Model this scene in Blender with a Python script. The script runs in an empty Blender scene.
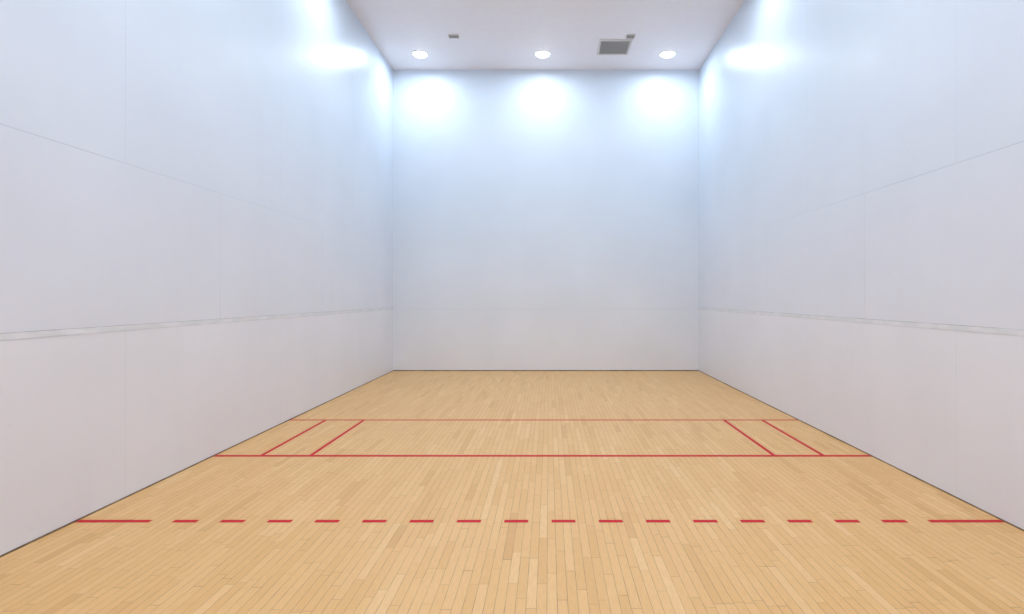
import bpy, bmesh, math
S=bpy.context.scene
S.view_settings.view_transform='Standard'
S.view_settings.look='None'
W=3.048; YF=11.46; YB=-0.73; H=6.0; T=0.12
STRIP0,STRIP1=1.225,1.270

# ---------- helpers ----------
def link(o): S.collection.objects.link(o); return o
def meshobj(name,bm,mat=None,smooth=False):
    me=bpy.data.meshes.new(name); bm.normal_update(); bm.to_mesh(me); bm.free()
    o=bpy.data.objects.new(name,me); link(o)
    if mat: me.materials.append(mat)
    if smooth:
        for p in me.polygons: p.use_smooth=True
    return o
def addbox(bm,x0,x1,y0,y1,z0,z1):
    v=[bm.verts.new((x,y,z)) for x in(x0,x1) for y in(y0,y1) for z in(z0,z1)]
    for f in((0,1,3,2),(4,6,7,5),(0,4,5,1),(2,3,7,6),(0,2,6,4),(1,5,7,3)):
        bm.faces.new([v[i] for i in f])
def box(name,x0,x1,y0,y1,z0,z1,mat,bevel=0):
    bm=bmesh.new(); addbox(bm,x0,x1,y0,y1,z0,z1)
    if bevel: bmesh.ops.bevel(bm,geom=bm.edges[:],offset=bevel,segments=2,affect='EDGES')
    return meshobj(name,bm,mat)
def struct(o,label=None):
    o["kind"]="structure"
    if label:o["label"]=label
    return o
def top(o,label,cat,group=None):
    o["label"]=label;o["category"]=cat
    if group:o["group"]=group
def lathe(name,prof,mat,seg=48):
    bm=bmesh.new(); rings=[]
    for r,z in prof:
        if r<1e-6: rings.append([bm.verts.new((0,0,z))])
        else: rings.append([bm.verts.new((r*math.cos(2*math.pi*i/seg),r*math.sin(2*math.pi*i/seg),z)) for i in range(seg)])
    for a,b in zip(rings,rings[1:]):
        for i in range(seg):
            j=(i+1)%seg
            if len(a)==1 and len(b)>1: bm.faces.new([a[0],b[i],b[j]])
            elif len(b)==1: bm.faces.new([a[i],a[j],b[0]])
            else: bm.faces.new([a[i],a[j],b[j],b[i]])
    bmesh.ops.recalc_face_normals(bm,faces=bm.faces[:])
    return meshobj(name,bm,mat,True)

class N:
    def __init__(s,name):
        s.m=bpy.data.materials.new(name); s.m.use_nodes=True
        s.t=s.m.node_tree; s.b=s.t.nodes['Principled BSDF']
    def n(s,t,**k):
        x=s.t.nodes.new(t)
        for a,b in k.items(): setattr(x,a,b)
        return x
    def l(s,a,b): s.t.links.new(a,b)
    def put(s,sock,v):
        if isinstance(v,(int,float,tuple)): sock.default_value=v
        else: s.l(v,sock)
    def math(s,op,a,b=0.0,c=None):
        x=s.n('ShaderNodeMath',operation=op)
        s.put(x.inputs[0],a); s.put(x.inputs[1],b)
        if c is not None: s.put(x.inputs[2],c)
        return x.outputs[0]
    def mix(s,f,a,b,mode='MIX'):
        x=s.n('ShaderNodeMix',data_type='RGBA',blend_type=mode)
        s.put(x.inputs[0],f); s.put(x.inputs[6],a); s.put(x.inputs[7],b)
        return x.outputs[2]
    def pos(s):
        g=s.n('ShaderNodeTexCoord'); sp=s.n('ShaderNodeSeparateXYZ'); s.l(g.outputs['Object'],sp.inputs[0])
        return g.outputs['Object'],sp.outputs
    def noise(s,vec,scale,detail=3,sc=None,rough=.5):
        if sc:
            m=s.n('ShaderNodeMapping'); s.l(vec,m.inputs[0]); m.inputs[3].default_value=sc; vec=m.outputs[0]
        x=s.n('ShaderNodeTexNoise'); s.l(vec,x.inputs['Vector']); x.inputs['Scale'].default_value=scale
        x.inputs['Detail'].default_value=detail; x.inputs['Roughness'].default_value=rough
        return x.outputs[0]
    def ramp(s,v,a,b,lo=0.,hi=1.):
        x=s.n('ShaderNodeMapRange'); s.put(x.inputs[0],v)
        for i,q in enumerate((a,b,lo,hi)): x.inputs[i+1].default_value=q
        return x.outputs[0]
    def near(s,v,c,w):
        return s.math('COMPARE',v,c,w)
    def per(s,v,off,per,w):
        f=s.math('PINGPONG',s.math('SUBTRACT',v,off),per/2)
        return s.math('LESS_THAN',f,w)

def simple(name,col,rough=.5,metal=0,var=.04,spec=.5):
    k=N(name); v,_=k.pos()
    n=k.noise(v,9)
    c=k.mix(n,tuple(x*(1-var) for x in col)+(1,),tuple(min(1,x*(1+var)) for x in col)+(1,))
    k.l(c,k.b.inputs['Base Color']); k.b.inputs['Roughness'].default_value=rough; k.b.inputs['Metallic'].default_value=metal
    k.b.inputs['Specular IOR Level'].default_value=spec
    return k.m

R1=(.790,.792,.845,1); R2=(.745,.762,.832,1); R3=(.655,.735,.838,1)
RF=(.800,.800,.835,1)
def wallmat(name,axis,seams=True,rough=.33):
    k=N(name); v,p=k.pos()
    u=p[axis]; z=p[2]
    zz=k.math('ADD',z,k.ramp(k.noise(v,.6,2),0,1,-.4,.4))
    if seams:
        # panel tint steps, with cool lamplight above and floor bounce below painted in
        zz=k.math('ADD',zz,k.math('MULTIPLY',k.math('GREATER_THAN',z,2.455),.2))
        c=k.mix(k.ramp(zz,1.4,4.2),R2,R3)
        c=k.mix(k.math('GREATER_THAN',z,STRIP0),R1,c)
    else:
        c=k.mix(k.ramp(zz,.2,3.4),RF,R3)  # floor bounce rising to cool lamplight, painted as a height gradient
    big=k.ramp(k.noise(v,.9,4),.3,.7,.97,1.02)
    mc=k.n('ShaderNodeCombineColor')
    for q in range(3): k.l(big,mc.inputs[q])
    c=k.mix(1.0,c,mc.outputs[0],'MULTIPLY')
    sc=k.ramp(k.noise(v,14,5,rough=.7),.64,.74,0,.10)
    c=k.mix(sc,c,(.42,.46,.52,1))
    streak=k.ramp(k.noise(v,3,3,(1,1,.12)),.55,.8,0,.06)
    c=k.mix(streak,c,(.6,.60,.64,1))
    w=.003
    if seams:
        row1=k.math('LESS_THAN',z,STRIP0)
        row3=k.math('GREATER_THAN',z,2.455)
        row2=k.math('SUBTRACT',1.0,k.math('ADD',row1,row3))
        a=k.per(u,4.22,2.44,w); b=k.per(u,5.44,2.44,w)
        s=k.math('MULTIPLY',a,k.math('ADD',k.math('MULTIPLY',row1,.6),row3))
        s2=k.math('MULTIPLY',b,row2)
        h=k.math('ADD',k.near(z,2.455,.0036),k.math('MULTIPLY',k.near(z,4.9,.004),.3))
        h=k.math('MULTIPLY',h,k.ramp(u,4.5,8.5,.85,.12))
        tot=k.math('MINIMUM',k.math('ADD',k.math('ADD',k.math('MULTIPLY',s,.5),k.math('MULTIPLY',s2,.75)),h),1.)
        fade=k.ramp(k.noise(v,.7,2),.35,.65,.25,.5)
        fac=k.math('MULTIPLY',tot,fade)
        c=k.mix(fac,c,(.34,.36,.43,1))
        bmp=k.n('ShaderNodeBump'); bmp.inputs['Strength'].default_value=.08; bmp.inputs['Distance'].default_value=.002
        bmp.invert=True; k.l(tot,bmp.inputs['Height'])
    b2=k.n('ShaderNodeBump'); b2.inputs['Strength'].default_value=.11; b2.inputs['Distance'].default_value=.012
    k.l(k.noise(v,5,4),b2.inputs['Height'])
    if seams: k.l(bmp.outputs[0],b2.inputs['Normal'])
    k.l(b2.outputs[0],k.b.inputs['Normal'])
    k.l(c,k.b.inputs['Base Color'])
    k.l(k.ramp(k.noise(v,2.2,3),.3,.7,rough-.03,rough+.06),k.b.inputs['Roughness'])
    return k.m

def floormat():
    k=N('maple_strip_floor'); v,p=k.pos()
    PW=.050
    xs=k.math('DIVIDE',k.math('ADD',p[0],10.),PW)
    row=k.math('FLOOR',xs)
    wn=k.n('ShaderNodeTexWhiteNoise',noise_dimensions='1D'); k.l(row,wn.inputs['W'])
    ys=k.math('ADD',k.math('DIVIDE',p[1],k.math('MULTIPLY_ADD',wn.outputs[0],.4,.32)),k.math('MULTIPLY',wn.outputs[0],37.7))
    seg=k.math('FLOOR',ys); fy=k.math('FRACT',ys)
    cmb=k.n('ShaderNodeCombineXYZ'); k.l(row,cmb.inputs[0]); k.l(seg,cmb.inputs[1])
    w2=k.n('ShaderNodeTexWhiteNoise',noise_dimensions='2D'); k.l(cmb.outputs[0],w2.inputs['Vector'])
    r=k.n('ShaderNodeValToRGB'); k.l(w2.outputs[0],r.inputs[0])
    e=r.color_ramp.elements
    e[0].position=0; e[0].color=(.670,.378,.142,1)
    e[1].position=1; e[1].color=(.815,.522,.238,1)
    for q,c in((.08,(.735,.428,.165,1)),(.5,(.768,.458,.186,1)),(.92,(.788,.482,.203,1))):
        x=e.new(q); x.color=c
    off=k.n('ShaderNodeVectorMath',operation='MULTIPLY_ADD'); k.l(w2.outputs[1],off.inputs[0]); off.inputs[1].default_value=(30,30,0); k.l(v,off.inputs[2])
    g=k.noise(off.outputs[0],7,7,(18,1.6,1),.7)
    c=k.mix(k.ramp(g,.42,.72,0,.36),r.outputs[0],(.53,.26,.080,1))
    bl=k.ramp(k.noise(v,.8,3),.3,.7,.0,.14)
    c=k.mix(bl,c,(.66,.365,.13,1))
    gx=k.math('LESS_THAN',k.math('PINGPONG',xs,.5),.026)
    gy=k.math('LESS_THAN',fy,.006)
    gap=k.math('MAXIMUM',gx,gy)
    c=k.mix(k.math('MULTIPLY',gap,k.ramp(k.noise(v,5,2),.3,.7,.35,.85)),c,(.20,.09,.03,1))
    k.l(c,k.b.inputs['Base Color'])
    k.b.inputs['Roughness'].default_value=.40
    k.b.inputs['Specular IOR Level'].default_value=.3
    bp=k.n('ShaderNodeBump'); bp.invert=True; bp.inputs['Strength'].default_value=.2; bp.inputs['Distance'].default_value=.001
    k.l(gap,bp.inputs['Height']); k.l(bp.outputs[0],k.b.inputs['Normal'])
    return k.m

def stripmat():
    k=N('worn_joint_strip'); v,p=k.pos()
    worn=k.ramp(k.noise(v,5,5,(1,1,3)),.42,.62)
    c=k.mix(worn,(.70,.72,.75,1),(.78,.785,.835,1))
    ed=k.math('ADD',k.near(p[2],STRIP1-.0025,.0025),k.math('MULTIPLY',k.near(p[2],STRIP0+.0025,.0025),.6))  # ledge's thin shadow lines painted along the strip edges
    c=k.mix(k.math('MULTIPLY',ed,k.ramp(k.noise(v,2.3,5,rough=.7),.35,.65,.15,.85)),c,(.36,.39,.39,1))
    k.l(c,k.b.inputs['Base Color']); k.b.inputs['Roughness'].default_value=.5
    return k.m

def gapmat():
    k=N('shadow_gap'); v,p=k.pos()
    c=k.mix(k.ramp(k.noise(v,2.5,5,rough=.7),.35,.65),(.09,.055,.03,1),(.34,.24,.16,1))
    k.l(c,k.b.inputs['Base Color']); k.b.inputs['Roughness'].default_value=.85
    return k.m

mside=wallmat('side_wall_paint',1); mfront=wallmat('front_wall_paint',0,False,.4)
mceil=simple('ceiling_paint',(.90,.86,.885),.45,0,.03)
mfloor=floormat(); mstrip=stripmat()
mfstrip=simple('front_joint',(.71,.74,.79),.5)
mdark=gapmat()
mred=simple('red_court_paint',(.57,.010,.022),.5,0,.12,.12)
mwhite=simple('white_enamel',(.95,.95,.97),.35)
mvent=simple('grey_vent_metal',(.70,.66,.63),.5,.0)
mvent2=simple('grey_louver_metal',(.60,.57,.54),.5,.0)
mventd=simple('vent_dark',(.38,.36,.35),.8)

# ---------- room ----------
struct(box('floor',-W-T,W+T,YB-T,YF+T,-.1,0,mfloor),"golden maple strip court floor")
struct(box('ceiling',-W-T,W+T,YB-T,YF+T,H,H+.1,mceil))
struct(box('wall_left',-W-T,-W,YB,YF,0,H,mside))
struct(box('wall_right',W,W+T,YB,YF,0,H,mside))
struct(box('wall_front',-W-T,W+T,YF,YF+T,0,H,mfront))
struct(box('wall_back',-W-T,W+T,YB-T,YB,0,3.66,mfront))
struct(box('trim_1',-W,-W+.0015,YB,YF-.005,STRIP0,STRIP1,mstrip))
struct(box('trim_2',W-.0015,W,YB,YF-.005,STRIP0,STRIP1,mstrip))
struct(box('trim_3',-W,W,YF-.002,YF,1.228,1.243,mfstrip))
bh=.010  # dark strips painted as the shaded gap under the wall panels
struct(box('shadow_strip_left',-W,-W+.004,YB,YF,0,bh,mdark))
struct(box('shadow_strip_right',W-.004,W,YB,YF,0,bh,mdark))
struct(box('shadow_strip_front',-W+.004,W-.004,YF-.004,YF,0,.018,mdark))

# ---------- court lines ----------
e=.0012
def line(name,x0,x1,y0,y1): return box(name,x0,x1,y0,y1,0,e,mred)
ys,yv,yr=5.335,6.89,3.78
i=.008
o=line('short_line',-W+i,W-i,ys-.027,ys+.027); top(o,"solid red short line painted across the maple floor","court line")
o=line('service_line',-W+i,W-i,yv-.020,yv+.020); top(o,"thin solid red service line painted across the maple floor","court line")
for x,l in((2.591,"red line beside the side wall marking the doubles box"),(2.134,"red line marking the inner edge of the service box")):
    for s in(-1,1):
        dx=.02 if s>0 else -.022
        o=line('service_box_line',s*x+dx-.018,s*x+dx+.018,ys+.028,yv-.021)
        top(o,l,"court line","service box lines")
rl=bpy.data.objects.new('receiving_line',None); link(rl); rl.location=(0,yr,0)
top(rl,"dashed red receiving line painted across the maple floor","court line")
def ch(o,par,keep=True):
    o.parent=par
    if keep: o.matrix_parent_inverse=par.matrix_basis.inverted()
bpy.context.view_layer.update()
for a,b in((-W+i,-W+.488),(W-.488,W-i)):
    ch(line('end_dash',a,b,yr-.021,yr+.021),rl)
x=-W+.488+.151
pitch=(2*(W-.488-.151)-.157)/15
for q in range(16):
    ch(line('dash',x,x+.157,yr-.021,yr+.021),rl); x+=pitch

# ---------- ceiling lights ----------
k=N('lamp_lens')
k.b.inputs['Base Color'].default_value=(1,1,1,1)
k.b.inputs['Emission Color'].default_value=(.93,.97,1,1); k.b.inputs['Emission Strength'].default_value=9
mlens=k.m
def downlight(x,y,first=[None]):
    em=bpy.data.objects.new('ceiling_downlight',None); link(em); em.location=(x,y,H)
    top(em,"round recessed white ceiling downlight, lit cool white","ceiling light","recessed ceiling downlights")
    if first[0] is None:
        ring=lathe('trim_ring',[(.132,-.006),(.140,-.010),(.16,-.006),(.168,0),(.132,0),(.132,-.006)],mwhite)
        # domed lens bulging below the ring so its light grazes the ring and ceiling
        lens=lathe('lens',[(0,-.050),(.06,-.045),(.105,-.030),(.131,-.006),(.131,0)],mlens)
        ld=bpy.data.lights.new('lamp','AREA'); ld.shape='DISK'; ld.size=.22; ld.energy=POW; ld.color=(.755,.895,1.0)
        la=bpy.data.objects.new('lamp',ld); link(la); la.location=(0,0,-.053)
        first[0]=(ring,lens,la)
        for o in first[0]: o.parent=em
    else:
        for o in first[0]:
            c=o.copy(); link(c); c.parent=em
POW=25
for y in(10.71,7.65,4.6,1.55):
    for x in(-2.34,-.06,2.27): downlight(x,y)

# ---------- vent ----------
def vent(name,x0,x1,y0,y1,nsl,label):
    em=bpy.data.objects.new(name,None); link(em); em.location=((x0+x1)/2,(y0+y1)/2,H); bpy.context.view_layer.update()
    hx,hy=(x1-x0)/2,(y1-y0)/2; fw=min(hx,hy)*.13
    bm=bmesh.new()
    for b in((-hx,hx,-hy,-hy+fw),(-hx,hx,hy-fw,hy),(-hx,-hx+fw,-hy+fw,hy-fw),(hx-fw,hx,-hy+fw,hy-fw)): addbox(bm,*b,-.016,0)
    f=meshobj('frame',bm,mvent); f.parent=em
    bm=bmesh.new(); addbox(bm,-hx+fw,hx-fw,-hy+fw,hy-fw,-.003,0)
    f=meshobj('duct_opening',bm,mventd); f.parent=em
    bm=bmesh.new(); n=nsl; d=(2*hy-2*fw)/n
    for q in range(n):
        y=-hy+fw+d*(q+.5)
        vs=[bm.verts.new(c) for c in((-hx+fw,y-d*.36,-.013),(hx-fw,y-d*.36,-.013),(hx-fw,y+d*.36,-.008),(-hx+fw,y+d*.36,-.008))]
        bm.faces.new(vs)
    f=meshobj('louvers',bm,mvent2); f.parent=em
    md=f.modifiers.new('s','SOLIDIFY'); md.thickness=.002
    top(em,label,"vent")
vent('air_vent',.95,1.53,10.1,10.72,16,"square grey metal louvered air vent in the ceiling")
vent('small_air_vent',1.40,1.55,9.90,10.05,4,"small grey metal grille beside the large ceiling vent")
vent('ceiling_grille',-1.68,-1.50,9.9,10.03,4,"small grey rectangular grille on the white ceiling")

# ---------- world ----------
w=bpy.data.worlds.new('World'); S.world=w; w.use_nodes=True
w.node_tree.nodes['Background'].inputs[0].default_value=(1,.94,.95,1)
w.node_tree.nodes['Background'].inputs[1].default_value=2.6

# ---------- camera ----------
cd=bpy.data.cameras.new('Camera'); cam=bpy.data.objects.new('Camera',cd); link(cam)
cam.location=(.06,0,1.474); cam.rotation_euler=(math.pi/2,0,0)
cd.sensor_width=36; cd.lens=36*575/1024; cd.shift_x=-37/1024; cd.shift_y=-10/1024; cd.clip_start=.05
S.camera=cam
